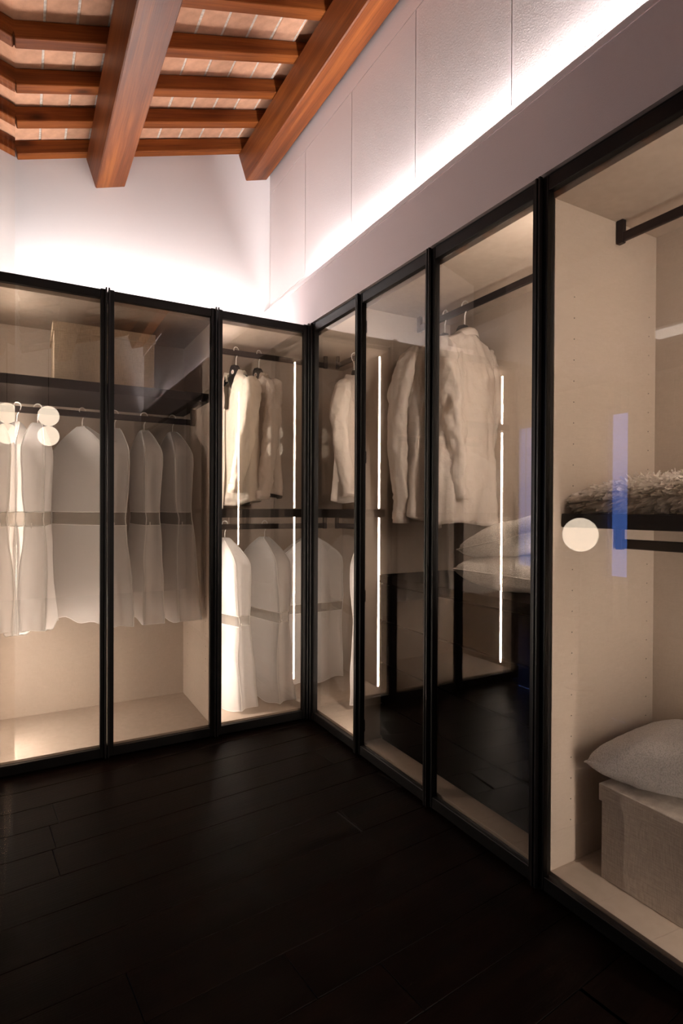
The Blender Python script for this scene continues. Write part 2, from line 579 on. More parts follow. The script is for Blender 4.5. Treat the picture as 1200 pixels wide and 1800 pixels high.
# soffit band over the right doors and its light profile
t1 = tag(bpy.data.objects.new('trim_1', None), 'flat painted band above the right wardrobe doors', None, kind='structure')
C.objects.link(t1)
box('band', -0.012, -0.004, -6.4, YB - 0.001, 2.672, 2.972, M['soffit'], t1)
box('band_core', -0.0035, XP, -6.4, YB - 0.001, 2.672, 2.93, M['soffit'], t1)
box('light_profile', -0.016, -0.008, -6.4, YB - 0.001, 2.9735, 3.0, M['lip'], t1)
box('shadow_gap', 0.006, 0.04, -6.4, -0.0, 2.648, 2.671, M['metal'], t1)
cl = thing('cove_light', 'white light strip hidden in the slot above the right soffit band', 'light')
strip('light_diffuser', -0.002, 0.018, -6.3, 0.05, 2.9305, 2.944, M['cove'], cl)
cl2 = thing('cove_light', 'white light strip along the top of the back wardrobe', 'light')
strip('light_diffuser', -1.90, 0.0, 0.56, 0.582, 2.668, 2.684, M['coveback'], cl2)
box('light_housing', -1.90, 0.0, 0.55, 0.592, 2.651, 2.667, M['metal'], cl2)

# room around and behind the camera, seen only as reflections
struct(box('wall_front', -5.2, 0.75, -6.62, -6.5, 0, 4.4, M['plaster']))
struct(box('wall_far_left', -4.72, -4.6, -6.5, 0.80, 0, 3.0, M['roomwall'])).name = 'wall_left'
nr = struct(box('ceiling', -4.7, XC - 0.14, -6.5, 3.2, 3.0, 3.08, M['roomwall']), 'flat ceiling of the room beyond the glass partition')
struct(box('wall_back', -4.72, -1.95, 3.1, 3.2, 0, 3.0, M['roomwall']), 'dark end wall of the room beyond the glass partition')
for y0, y1, z0, z1 in ((1.0, 3.1, 0, 0.6), (1.0, 3.1, 2.6, 3.0), (1.10, 2.16, 0.6, 2.6), (2.86, 3.1, 0.6, 2.6)):
    struct(box('wall_left', -4.72, -4.6, y0, y1, z0, z1, M['roomwall']), 'wall around the windows of the room beyond the glass partition')

# the glass partition, floor to ceiling
ga = -math.radians(1.05)
gp = thing('glass_partition', 'floor to ceiling glass partition at the left edge, mirroring ceiling and wardrobe', 'glass wall', (XC, 0, 0), ga)
def gbox(name, y0, y1, z0, z1, mat, x0=-0.012, x1=0.0):
    bm = bmesh.new(); abox(bm, x0, x1, y0, y1, z0, z1)
    return link(name, mesh(bm), mat, gp)
gbox('glass_pane', -4.6, -0.0385, 0.02, 3.9, M['clear'])

# ------------------------------------------------------------------ wardrobes
GZ0, GZ1 = 0.066, 2.597
def door(parent, x0, x1, yaw_names=True, hinge_left=True):
    """framed glass door in run coordinates: x along the run, y into the wardrobe"""
    d = bpy.data.objects.new('door', None)
    C.objects.link(d); d.parent = parent; d.location = (x0, 0, 0)
    w = x1 - x0
    g = 0.003
    st = 0.036
    # frame: two stiles, two rails, one mesh each
    for a, b in ((g, st), (w - st, w - g)):
        bm = bmesh.new(); abox(bm, a, b, -0.020, 0.012, 0.014, H, 0.0015)
        link('stile', mesh(bm), M['metal'], d)
    for a, b in ((0.014, GZ0), (GZ1, H - 0.004)):
        bm = bmesh.new()
        abox(bm, st, w - st, -0.018, 0.012, a, b, 0.0015)
        link('rail', mesh(bm), M['metal'], d)
    # protruding handle fins at both long edges
    for a, b in ((g, g + 0.009), (w - g - 0.009, w - g)):
        bm = bmesh.new(); abox(bm, a, b, -0.036, -0.0195, 0.012, H + 0.006, 0.001)
        link('handle_fin', mesh(bm), M['fin'], d)
    bm = bmesh.new(); abox(bm, st - 0.004, w - st + 0.004, -0.004, 0.0, GZ0 - 0.004, GZ1 + 0.004)
    link('glass_pane', mesh(bm), M['glass'], d)
    for z in (0.17, 0.92, 1.72, 2.47):
        bm = bmesh.new()
        hx = 0.004 if hinge_left else w - 0.026
        abox(bm, hx, hx + 0.022, 0.0125, 0.024, z - 0.035, z + 0.035, 0.003)
        link('hinge', mesh(bm), M['metal'], d)
    return d

def led(parent, x, y, z0, z1, normal, mk='led'):
    """vertical light strip let into a side panel; x is the panel face, normal the side it shines to"""
    bm = bmesh.new()
    if normal > 0: strip_box(bm, x + 0.0005, x + 0.004, y - 0.0045, y + 0.0045, z0, z1)
    else: strip_box(bm, x - 0.004, x - 0.0005, y - 0.0045, y + 0.0045, z0, z1)
    return link('light_strip', mesh(bm), M[mk], parent)

def hanging_rail(parent, p0, p1, ends, zt, axis='x'):
    """flat bar between two points with upright brackets reaching zt"""
    p0, p1 = Vector(p0), Vector(p1)
    bm = bmesh.new()
    if axis == 'x': abox(bm, p0.x, p1.x, p0.y - 0.007, p0.y + 0.007, p0.z - 0.019, p0.z + 0.019, 0.003)
    else: abox(bm, p0.x - 0.007, p0.x + 0.007, p0.y, p1.y, p0.z - 0.019, p0.z + 0.019, 0.003)
    o = link('hanging_rail', mesh(bm), M['rail'], parent)
    for e in ends:
        bm = bmesh.new()
        if axis == 'x': abox(bm, e - 0.014, e + 0.014, p0.y - 0.011, p0.y + 0.011, p0.z - 0.023, zt, 0.002)
        else: abox(bm, p0.x - 0.011, p0.x + 0.011, e - 0.014, e + 0.014, p0.z - 0.023, zt, 0.002)
        link('bracket', mesh(bm), M['rail'], o)
    return o

def peg_holes(parent, x, ys, z0, z1, normal):
    bm = bmesh.new()
    for y in ys:
        z = z0
        while z < z1:
            abox(bm, x - 0.0012, x + 0.0012, y - 0.0016, y + 0.0016, z - 0.0016, z + 0.0016)
            z += 0.0797
    o = link('peg_holes', mesh(bm), M['hole'], parent)
    o['kind'] = 'stuff'

FZ, TZ = 0.075, 2.578
# left wardrobe: x -1.92 .. -0.665
wl = thing('wardrobe', 'left wardrobe with white garment bags hung in a row behind two glass doors', 'wardrobe', group=None)
box('bottom_panel', -1.925, -0.68, 0.02, DB, 0.012, FZ, M['carcass'], wl, 0.001)
box('top_panel', -1.925, -0.68, 0.02, DB, TZ, H - 0.002, M['carcass'], wl, 0.001)
box('back_panel', -1.925, -0.68, DB, DB + 0.02, 0.012, H - 0.002, M['carcass'], wl)
box('side_panel', -1.925, -1.90, 0.02, DB, FZ, TZ, M['carcass'], wl, 0.001)
box('side_panel', -0.685, -0.666, 0.02, DB, FZ, TZ, M['carcass'], wl, 0.001)
box('shelf', -1.899, -0.686, 0.07, DB - 0.001, 2.085, 2.14, M['darkwood'], wl, 0.002)
hanging_rail(wl, (-1.89, 0.38, 1.997), (-0.706, 0.38, 1.997), (-1.87, -0.709), 2.085)
led(wl, -1.90, 0.15, FZ + 0.03, 2.08, 1, 'led_left')
led(wl, -1.90, 0.15, 2.145, TZ - 0.01, 1)
peg_holes(wl, -0.6855, (0.13, 0.59), 0.3, 1.9, -1)
J = (-1.917, -1.29, -0.663, -0.036)
door(wl, J[0], J[1], hinge_left=True)
door(wl, J[1], J[2], hinge_left=False)
# corner wardrobe: behind the third back door and the first right door
wc = thing('wardrobe', 'corner wardrobe with shirts above and garment bags below a dark shelf', 'wardrobe')
box('bottom_panel', -0.664, DR, 0.02, DB, 0.012, FZ, M['carcass'], wc, 0.001)
box('bottom_panel', 0.02, DR, -0.640, 0.0195, 0.012, FZ, M['carcass'], wc, 0.001)
box('top_panel', -0.664, DR, 0.02, DB, TZ, H - 0.002, M['carcass'], wc, 0.001)
box('top_panel', 0.02, DR, -0.640, 0.0195, TZ, H - 0.002, M['carcass'], wc, 0.001)
box('back_panel', -0.664, DR + 0.02, DB, DB + 0.02, 0.012, H - 0.002, M['carcass'], wc)
box('back_panel', DR, DR + 0.02, -0.640, DB - 0.001, 0.012, H - 0.002, M['carcass'], wc)
box('side_panel', -0.664, -0.645, 0.02, DB, FZ, TZ, M['carcass'], wc, 0.001)
box('side_panel', 0.02, DR, -0.640, -0.621, FZ, TZ, M['carcass'], wc, 0.001)
bm = bmesh.new()   # L shaped shelf
pts = [(-0.644, 0.07), (0.07, 0.07), (0.07, -0.620), (DR - 0.001, -0.620), (DR - 0.001, DB - 0.001), (-0.644, DB - 0.001)]
lo = [bm.verts.new((x, y, 1.362)) for x, y in pts]; hi = [bm.verts.new((x, y, 1.418)) for x, y in pts]
bm.faces.new(lo[::-1]); bm.faces.new(hi)
for i in range(6): bm.faces.new([lo[i], lo[(i + 1) % 6], hi[(i + 1) % 6], hi[i]])
link('shelf', mesh(bm), M['darkwood'], wc)
hanging_rail(wc, (-0.64, 0.38, 2.508), (0.312, 0.38, 2.508), (-0.625, 0.298), TZ)
hanging_rail(wc, (0.38, -0.615, 2.508), (0.38, 0.352, 2.508), (-0.60, 0.338), TZ, 'y')
hanging_rail(wc, (-0.64, 0.38, 1.293), (0.312, 0.38, 1.293), (-0.625, 0.298), 1.362)
hanging_rail(wc, (0.38, -0.615, 1.293), (0.38, 0.352, 1.293), (-0.60, 0.338), 1.362, 'y')
led(wc, -0.645, 0.15, FZ + 0.005, 1.355, 1, 'led_corner')
led(wc, -0.645, 0.15, 1.425, TZ - 0.01, 1, 'led_corner')
def ledy(parent, y, x, z0, z1, side=1, mk='led'):
    bm = bmesh.new()
    if side > 0: strip_box(bm, x - 0.0045, x + 0.0045, y + 0.0005, y + 0.004, z0, z1)
    else: strip_box(bm, x - 0.007, x + 0.007, y - 0.004, y - 0.0005, z0, z1)
    return link('light_strip', mesh(bm), M[mk], parent)
ledy(wc, -0.621, 0.15, FZ + 0.005, 1.355, 1, 'led_corner')
ledy(wc, -0.621, 0.15, 1.425, TZ - 0.01, 1, 'led_corner')
door(wc, J[2], J[3], hinge_left=True)
QM = -PI / 2
def right_frame(parent):
    e = bpy.data.objects.new('door_run', None)
    return e
def rdoor(parent, d0, d1, hl=True):
    d = door(parent, d0, d1, hinge_left=hl)
    d.rotation_euler = (0, 0, QM)
    d.location = (0, -d0, 0)
    return d
RJ = (0.040, 0.641, 1.300, 1.960, 2.620, 3.280)
rdoor(wc, RJ[0], RJ[1], False)
bm = bmesh.new(); abox(bm, -0.033, 0.004, -0.037, 0.004, 0.012, H, 0.003)
link('corner_post', mesh(bm), M['metal'], wc)
bm = bmesh.new(); abox(bm, -0.006, 0.0, -0.048, -0.0375, 0.012, H + 0.004, 0.001)
link('corner_fin', mesh(bm), M['fin'], wc)
# middle right wardrobe
wm = thing('wardrobe', 'right wardrobe with ivory jackets above a dark chest of drawers', 'wardrobe')
def yrun(name, d0, d1, x0, x1, z0, z1, mat, parent, bev=0.001):
    return box(name, x0, x1, -d1, -d0, z0, z1, mat, parent, bev)
yrun('bottom_panel', 0.642, 1.975, 0.02, DR, 0.012, FZ, M['carcass'], wm)
yrun('top_panel', 0.642, 1.975, 0.02, DR, TZ, H - 0.002, M['carcass'], wm)
yrun('back_panel', 0.642, 1.975, DR, DR + 0.02, 0.012, H - 0.002, M['carcass'], wm, 0)
yrun('side_panel', 0.642, 0.661, 0.02, DR, FZ, TZ, M['carcass'], wm)
yrun('side_panel', 1.956, 1.975, 0.02, DR, FZ, TZ, M['carcass'], wm)
hanging_rail(wm, (0.38, -1.95, 2.508), (0.38, -0.668, 2.508), (-0.690, -1.935), TZ, 'y')
ledy(wm, -1.956, 0.15, 1.06, TZ - 0.01)
peg_holes(wm, 0, (), 0, 0, 1) if False else None
rdoor(wm, RJ[1], RJ[2], True)
rdoor(wm, RJ[2], RJ[3], False)
# near right wardrobe
wn = thing('wardrobe', 'nearest right wardrobe with linen box, cushion and shaggy pillow', 'wardrobe')
yrun('bottom_panel', 1.976, 3.29, 0.02, DR, 0.012, FZ, M['carcass'], wn)
yrun('top_panel', 1.976, 3.29, 0.02, DR, TZ, H - 0.002, M['carcass'], wn)
yrun('back_panel', 1.976, 3.29, DR, DR + 0.02, 0.012, H - 0.002, M['carcass'], wn, 0)
yrun('side_panel', 1.976, 1.995, 0.02, DR, FZ, TZ, M['carcass'], wn)
yrun('side_panel', 3.27, 3.29, 0.02, DR, FZ, TZ, M['carcass'], wn)
yrun('shelf', 1.996, 3.269, 0.065, DR - 0.001, 1.359, 1.410, M['darkwood'], wn, 0.002)
hanging_rail(wn, (0.38, -3.26, 2.508), (0.38, -2.0, 2.508), (-2.012, -3.245), TZ, 'y')
hanging_rail(wn, (0.38, -3.26, 1.290), (0.38, -2.0, 1.290), (-2.018, -3.245), 1.359, 'y')
ledy(wn, -3.27, 0.15, FZ + 0.01, 1.355, 1, 'led_near')
ledy(wn, -3.27, 0.15, 1.415, TZ - 0.01, 1, 'led_near')
bm = bmesh.new()
for x in (0.128, 0.592):
    z = 0.24
    while z < 2.3:
        if not 1.35 < z < 1.42:
            abox(bm, x - 0.0017, x + 0.0017, -1.9962, -1.9945, z - 0.0017, z + 0.0017)
        z += 0.0797
o = link('peg_holes', mesh(bm), M['hole'], wn); o['kind'] = 'stuff'
rdoor(wn, RJ[3], RJ[4], True)
rdoor(wn, RJ[4], RJ[5], False)

# chest of drawers in the middle right wardrobe
ch = thing('chest_of_drawers', 'low black-brown chest of drawers with four rows under the jackets', 'chest', (0.38, -1.31, FZ))
def cbox(name, d0, d1, x0, x1, z0, z1, mat, bev=0.0015):
    return box(name, x0 - 0.38, x1 - 0.38, -d1 + 1.31, -d0 + 1.31, z0 - FZ, z1 - FZ, mat, ch, bev)
cbox('body', 0.675, 1.945, 0.135, 0.63, FZ, 0.998, M['chestwood'])
cbox('top', 0.668, 1.95, 0.10, 0.636, 0.998, 1.04, M['chestwood'], 0.002)
zz = [0.105, 0.295, 0.530, 0.775, 0.990]
for k in range(4):
    cbox('drawer', 0.69, 1.93, 0.112, 0.134, zz[k] + 0.004, zz[k + 1] - 0.004, M['chestwood'], 0.002)

# ------------------------------------------------------------------ boxes with lids
def lid_box(x0, x1, y0, y1, z0, h, lid, label, mat, group=None):
    cx, cy = (x0 + x1) / 2, (y0 + y1) / 2
    t = thing('storage_box', label, 'box', (cx, cy, z0), 0, group)
    a, b = (x1 - x0) / 2, (y1 - y0) / 2
    bm = bmesh.new(); abox(bm, -a + 0.007, a - 0.007, -b + 0.007, b - 0.007, 0, h - 0.004, 0.002)
    link('box_body', mesh(bm), mat, t)
    bm = bmesh.new(); abox(bm, -a, a, -b, b, h - lid, h, 0.002)
    link('lid', mesh(bm), mat, t)
    return t
lid_box(-1.557, -0.985, 0.20, 0.62, 2.1405, 0.355, 0.055, 'beige linen box with lid on the dark top shelf', M['box'])
lid_box(0.150, 0.60, -2.66, -2.10, FZ + 0.0005, 0.345, 0.062, 'grey-beige linen box with lid on the near wardrobe floor', M['greybox'])

# ------------------------------------------------------------------ cushions
def cushion(name, label, sx, sy, sz, loc, rot, mat, seed, group=None, piping=True):
    n = 40
    bm = bmesh.new()
    grid = {}
    for side in (1, -1):
        for i in range(n + 1):
            for j in range(n + 1):
                u, v = 2 * i / n - 1, 2 * j / n - 1
                edge = (i in (0, n) or j in (0, n))
                if side == -1 and edge:
                    grid[(side, i, j)] = grid[(1, i, j)]
                    continue
                e = (1 - u ** 4) * (1 - v ** 4)
                hgt = max(0.0, e) ** 0.42
                pin = 1 - 0.055 * (1 - abs(u) ** 2) * (abs(v) ** 3) - 0.0
                pin2 = 1 - 0.055 * (1 - abs(v) ** 2) * (abs(u) ** 3)
                x, y = u * sx * pin2, v * sy * pin
                z = side * sz * hgt
                nv = noise.noise(Vector((x * 7 + seed, y * 7, side * 3))) * 0.018 + noise.noise(Vector((x * 22 + seed, y * 22, side))) * 0.005
                z += nv * hgt
                grid[(side, i, j)] = bm.verts.new((x, y, z))
    for side in (1, -1):
        for i in range(n):
            for j in range(n):
                q = [grid[(side, i, j)], grid[(side, i + 1, j)], grid[(side, i + 1, j + 1)], grid[(side, i, j + 1)]]
                bm.faces.new(q if side == 1 else q[::-1])
    t = thing(name, label, 'cushion', loc, 0, group)
    t.rotation_euler = rot
    link('cover', mesh(bm, True), mat, t)
    if piping:
        bm = bmesh.new()
        ring = []
        for i in range(0, n + 1, 2): ring.append((2 * i / n - 1, -1))
        for i in range(2, n + 1, 2): ring.append((1, 2 * i / n - 1))
        for i in range(2, n + 1, 2): ring.append((1 - 2 * i / n, 1))
        for i in range(2, n, 2): ring.append((-1, 1 - 2 * i / n))
        P = [Vector((u * sx * (1 - 0.055 * (1 - v * v) * abs(u) ** 3), v * sy * (1 - 0.055 * (1 - u * u) * abs(v) ** 3), 0)) for u, v in ring]
        tube(bm, P + [P[0]], 0.004, 6, False)
        link('seam', mesh(bm, True), mat, t)
    return t
cushion('cushion', 'light grey boucle cushion lying directly on the chest top', 0.25, 0.28, 0.082, (0.37, -1.60, 1.128), (0.02, 0.02, 0.10), M['boucle'], 1)
cushion('cushion', 'light grey boucle cushion on top of another on the chest', 0.25, 0.28, 0.085, (0.38, -1.60, 1.305), (-0.22, -0.06, 0.03), M['boucle'], 5)
cushion('cushion', 'pale grey woven cushion lying on the near linen box', 0.26, 0.29, 0.095, (0.40, -2.33, 0.545), (-0.20, 0.0, 0.05), M['cushion'], 9)

# shaggy pillow on the near shelf
t = cushion('shaggy_pillow', 'cream shaggy pillow on the near dark shelf', 0.23, 0.30, 0.052, (0.36, -2.30, 1.468), (-0.06, 0, 0), M['fur'], 3, piping=False)
t.name = 'shaggy_pillow'
bm = bmesh.new()
rf = random.Random(4)
for k in range(7500):
    u, v = rf.uniform(-1, 1), rf.uniform(-1, 1)
    if rf.random() < 0.5:
        q_ = math.copysign(1 - 0.14 * rf.random() ** 3, rf.uniform(-1, 1))
        if rf.random() < 0.5: u = q_
        else: v = q_
    e = max(0.0, (1 - u ** 4) * (1 - v ** 4)) ** 0.42
    side = 1 if rf.random() < 0.75 else -1
    p = Vector((u * 0.23, v * 0.30, side * 0.052 * e))
    nrm = Vector((u * abs(u) ** 5 * 2.5, v * abs(v) ** 5 * 2.5, side)).normalized()
    out = (Vector((u * 0.8 + rf.uniform(-.8, .8), v * 0.8 + rf.uniform(-.8, .8), 0)) + nrm * rf.uniform(0.25, 0.7)).normalized()
    L = rf.uniform(0.03, 0.055)
    wv = out.cross(Vector((rf.uniform(-1, 1), rf.uniform(-1, 1), rf.uniform(-1, 1)))).normalized() * rf.uniform(0.0035, 0.0065)
    p += nrm * 0.004
    m = p + out * L * 0.55 + nrm * 0.006
    q = p + out * L - Vector((0, 0, 0.004))
    if q.z < -0.052: q.z = -0.052
    if m.z < -0.052: m.z = -0.052
    a = [bm.verts.new(p - wv * 0.6), bm.verts.new(p + wv * 0.6), bm.verts.new(m + wv), bm.verts.new(m - wv), bm.verts.new(q + wv * 0.5), bm.verts.new(q - wv * 0.5)]
    bm.faces.new(a[:4]); bm.faces.new([a[3], a[2], a[4], a[5]])
o = link('shag_pile', mesh(bm), M['fur'], t); o['kind'] = 'stuff'

# ------------------------------------------------------------------ hangers and garments
# garment coordinates: x across the shoulders, y front (-) to back (+), z = 0 at the rail top
def hook_pts(h=0.105):
    P = []
    for k in range(13):
        a = PI * 1.12 - k * PI * 1.25 / 12
        P.append((0.0, 0.021 * math.cos(a), 0.0 + 0.021 * math.sin(a) - 0.0))
    P = P[::1]
    P += [(0, 0.018, -0.022), (0, 0.006, -0.042), (0, 0, -0.058), (0, 0, -h)]
    return [Vector(p) for p in P]
def hanger(parent, mat, black=False, hw=0.20, h=0.105, hookrot=0.0):
    hg = bpy.data.objects.new('hanger', None); C.objects.link(hg); hg.parent = parent
    bm = bmesh.new()
    R = Matrix.Rotation(hookrot, 3, 'Z')
    tube(bm, [R @ p for p in hook_pts(h)], 0.0034, 8)
    link('hook', mesh(bm, True), M['chrome'], hg)
    bm = bmesh.new()
    P = []
    for k in range(17):
        u = -1 + k / 8
        P.append((u * hw, -0.012 * abs(u) ** 2, -h - 0.03 - 0.078 * abs(u) ** 1.3))
    tube(bm, P, [0.012 + 0.006 * abs(-1 + k / 8) for k in range(17)], 8)
    link('arms', mesh(bm, True), mat, hg)
    if black:
        bm = bmesh.new()   # flat flared neck plate
        o2 = [(-0.016, 0.026), (0.016, 0.026), (0.030, 0.008), (0.040, -0.03), (0.046, -0.075), (0.032, -0.115), (0.0, -0.17), (-0.032, -0.115), (-0.046, -0.075), (-0.040, -0.03), (-0.030, 0.008)]
        f1 = [bm.verts.new((x, -0.030, -h + z)) for x, z in o2]; f2 = [bm.verts.new((x, 0.008, -h + z)) for x, z in o2]
        bm.faces.new(f1); bm.faces.new(f2[::-1])
        for i in range(len(o2)): bm.faces.new([f1[i], f2[i], f2[(i + 1) % len(o2)], f1[(i + 1) % len(o2)]])
        bmesh.ops.recalc_face_normals(bm, faces=bm.faces)
        link('neck_plate', mesh(bm), M['black'], hg)
        bm = bmesh.new()
        for sgn in (-1,):
            tube(bm, [(0, -0.0302, -h - 0.022), (0, -0.0315, -h - 0.022)], 0.015, 20)
        link('round_emblem', mesh(bm), M['white'], hg)
        bm = bmesh.new()
        tube(bm, [(-0.005, -0.0318, -h - 0.017), (-0.003, -0.0318, -h - 0.027), (0.0, -0.0318, -h - 0.021), (0.003, -0.0318, -h - 0.027), (0.005, -0.0318, -h - 0.017)], 0.0011, 5)
        link('emblem_mark', mesh(bm), M['red'], hg)
    return hg

def sring(rx, ry, n, e):
    P = []
    for k in range(n):
        a = 2 * PI * k / n
        c, s = math.cos(a), math.sin(a)
        P.append((math.copysign(abs(c) ** (2 / e), c) * rx, math.copysign(abs(s) ** (2 / e), s) * ry, a))
    return P
def interp(tab, z):
    for i in range(len(tab) - 1):
        if tab[i][0] >= z >= tab[i + 1][0]:
            f = (tab[i][0] - z) / (tab[i][0] - tab[i + 1][0])
            return [tab[i][k] * (1 - f) + tab[i + 1][k] * f for k in range(1, len(tab[i]))]
    return list(tab[-1][1:]) if z < tab[-1][0] else list(tab[0][1:])

def garment(name, label, cat, loc, rz, gap=0.42, vw=0.052, sfr=(0, 0), hem=1.08, open_front=0.0, seed=0, mat=None, black=True, wscale=1.0, sleeve_end=0.92, lean=(0, 0), elbow=(0.0, 0.0), group=None, hookrot=0.0, fold=1.0, sleeves=(-1, 1), sleeve_mats=None, crumple=False):
    ZO = -0.048
    hem += ZO; sleeve_end += ZO
    t = thing(name, label, cat, loc, rz, group)
    hanger(t, M['black'] if black else M['hanger'], black, 0.18, h=0.135, hookrot=hookrot)
    mat = mat or M['shirt']
    n = 96
    tab = [(-0.104, 0.045, 0.040), (-0.118, 0.070, 0.050), (-0.140, 0.120, 0.056), (-0.165, 0.180, 0.060), (-0.19, 0.215, 0.062), (-0.23, 0.232, 0.070),
           (-0.34, 0.236, 0.085), (-0.55, 0.232, 0.090), (-0.80, 0.240, 0.095), (-hem, 0.255, 0.100)]
    bm = bmesh.new()
    rows = []
    nz = 60
    zs = [-0.104 - (hem - 0.104) * (k / nz) ** 1.25 for k in range(nz + 1)]
    for z in zs:
        rx, ry = interp(tab, z)
        rx *= wscale
        d = (-z - 0.15) / (hem - 0.15)
        d = max(0, d)
        row = []
        for x, y, a in sring(rx, ry, n, 2.5):
            am = fold * (0.004 + 0.020 * d)
            f = am * (math.sin(5 * a + seed + 2.2 * z) * 0.6 + math.sin(9 * a + seed * 1.7 - 3 * z) * 0.4)
            f += fold * 0.018 * noise.noise(Vector((x * 9 + seed, y * 9, z * 4))) * min(1, d * 3 + 0.2)
            f += fold * 0.007 * noise.noise(Vector((x * 26 + seed, y * 26, z * 12))) + fold * 0.003 * noise.noise(Vector((x * 70 + seed, y * 70, z * 34)))
            zz_ = z
            if crumple and z < -hem + 0.10:
                zz_ = -hem + 0.10 + (z + hem - 0.10) * 0.5
                f += 0.03 * noise.noise(Vector((x * 16 + seed, y * 16, z * 20)))
            nx, ny = (math.cos(a) * 0.4, math.sin(a))
            hemw = 0.018 * math.sin(a * 2 + seed) * d ** 4
            px = x + nx * f + lean[0] * d
            if open_front > 0 and y < 0:
                vz = (-z - 0.10) / open_front
                if vz < 1:
                    lim = vw * (1 - max(0, vz)) ** 0.8
                    if abs(px) < lim: px = math.copysign(lim, x if abs(x) > 1e-6 else 1)
            row.append(bm.verts.new((px, y + ny * f + lean[1] * d, zz_ + hemw)))
        rows.append(row)
    for i in range(nz):
        for k in range(n):
            k2 = (k + 1) % n
            vsq = [rows[i][k], rows[i][k2], rows[i + 1][k2], rows[i + 1][k]]
            a = 2 * PI * (k + 0.5) / n
            x = math.cos(a) * interp(tab, zs[i])[0]
            y = math.sin(a)
            if y < 0 and open_front > 0:
                vz = (-zs[i] - 0.10) / open_front
                if vz < 1 and k in (3 * n // 4 - 1, 3 * n // 4): continue
            bm.faces.new(vsq)
    torso = link('body', mesh(bm, True), mat, t, (0, 0, ZO))
    md = torso.modifiers.new('thick', 'SOLIDIFY'); md.thickness = 0.0016; md.offset = 0
    # collar: a band round the neck that folds over
    bm = bmesh.new()
    rr = []
    prof = [(0.0, 0.000, -0.142), (0.0, 0.002, -0.118), (-0.004, 0.002, -0.096), (0.002, 0.006, -0.090), (0.010, 0.012, -0.100), (0.018, 0.016, -0.130)]
    nn = 40
    for k in range(nn + 1):
        a = -PI / 2 + gap + (2 * PI - 2 * gap) * k / nn
        fr = 0.5 - 0.5 * math.cos((a + PI / 2))          # 0 at the front, 1 at the back
        col = []
        for dx, dy, z in prof:
            drop = (1 - fr) * 0.032
            ext = 1 + (1 - fr) * 0.25 * (dx > 0.005)
            col.append(bm.verts.new(((0.060 + dx * ext) * math.cos(a), (0.050 + dx * ext) * math.sin(a) + 0.004, z - drop - (1 - fr) * 0.02 * (dx > 0.012))))
        rr.append(col)
    for k in range(nn):
        for j in range(len(prof) - 1):
            bm.faces.new([rr[k][j], rr[k + 1][j], rr[k + 1][j + 1], rr[k][j + 1]])
    o = link('collar', mesh(bm, True), mat, t, (0, 0, ZO))
    md = o.modifiers.new('thick', 'SOLIDIFY'); md.thickness = 0.003
    # sleeves
    for sd in sleeves:
        bm = bmesh.new()
        ns, nr = 34, 64
        el = elbow[0] if sd < 0 else elbow[1]
        rows = []
        for i in range(nr + 1):
            f = i / nr
            z = -0.158 - (sleeve_end - 0.158) * f ** 1.15
            cx = 0.205 + 0.055 * math.sin(min(1, f * 2.2) * PI / 2) + el * math.sin(PI * min(1, f * 1.05)) - 0.012 * f
            cy = -0.006 - 0.055 * f * f + 0.006 * math.sin(f * 5 + seed)
            if sd > 0: cx += sfr[0] * f ** 0.7; cy += sfr[1] * f ** 0.7
            rx = 0.030 + 0.020 * math.sin(min(1, f * 4) * PI / 2) - 0.010 * f
            ry = 0.055 + 0.016 * math.sin(min(1, f * 3) * PI / 2) - 0.020 * f
            if f > 0.9: ry -= 0.006; rx -= 0.003
            if f < 0.09:
                q0 = math.sin((f / 0.09) * PI / 2) ** 0.6 if f > 0 else 0.12
                rx *= max(0.12, q0); ry *= max(0.12, q0)
            row = []
            for x, y, a in sring(rx, ry, ns, 2.2):
                bend = math.exp(-((f - 0.52) / 0.13) ** 2)
                q = fold * (0.0022 * math.sin(f * 38 + 3 * math.sin(a + seed)) * (0.2 + bend) + 0.013 * noise.noise(Vector((x * 20 + seed * 3, y * 20 + sd * 5, z * 7))) + 0.006 * noise.noise(Vector((x * 50 + seed, y * 50, z * 30))))
                row.append(bm.verts.new((sd * (cx * wscale + x + math.cos(a) * q), cy + y + math.sin(a) * q, z)))
            rows.append(row)
        for i in range(nr):
            for k in range(ns):
                bm.faces.new([rows[i][k], rows[i][(k + 1) % ns], rows[i + 1][(k + 1) % ns], rows[i + 1][k]])
        bm.faces.new(rows[0])
        bmesh.ops.recalc_face_normals(bm, faces=bm.faces)
        o = link('sleeve', mesh(bm, True), mat, t, (0, 0, ZO))
        # cuff
        bm = bmesh.new()
        c0 = rows_pos = None
        f = 0.96
        z = -sleeve_end
        cx = (0.205 + 0.055 + el * math.sin(PI) - 0.012) * wscale
        cy = -0.006 - 0.055 + 0.006 * math.sin(5 + seed)
        if sd > 0: cx += sfr[0]; cy += sfr[1]
        lo_, hi_ = [], []
        for x, y, a in sring(0.040, 0.050, 28, 2.3):
            hi_.append(bm.verts.new((sd * (cx + x * 0.93), cy + y * 0.93, z + 0.035)))
            lo_.append(bm.verts.new((sd * (cx + x), cy + y, z - 0.022)))
        for k in range(28): bm.faces.new([hi_[k], hi_[(k + 1) % 28], lo_[(k + 1) % 28], lo_[k]])
        o = link('cuff', mesh(bm, True), mat, t, (0, 0, ZO))
        md = o.modifiers.new('thick', 'SOLIDIFY'); md.thickness = 0.002
    # front placket with buttons
    bm = bmesh.new()
    L = []
    z0 = -0.105 - max(open_front, 0.03)
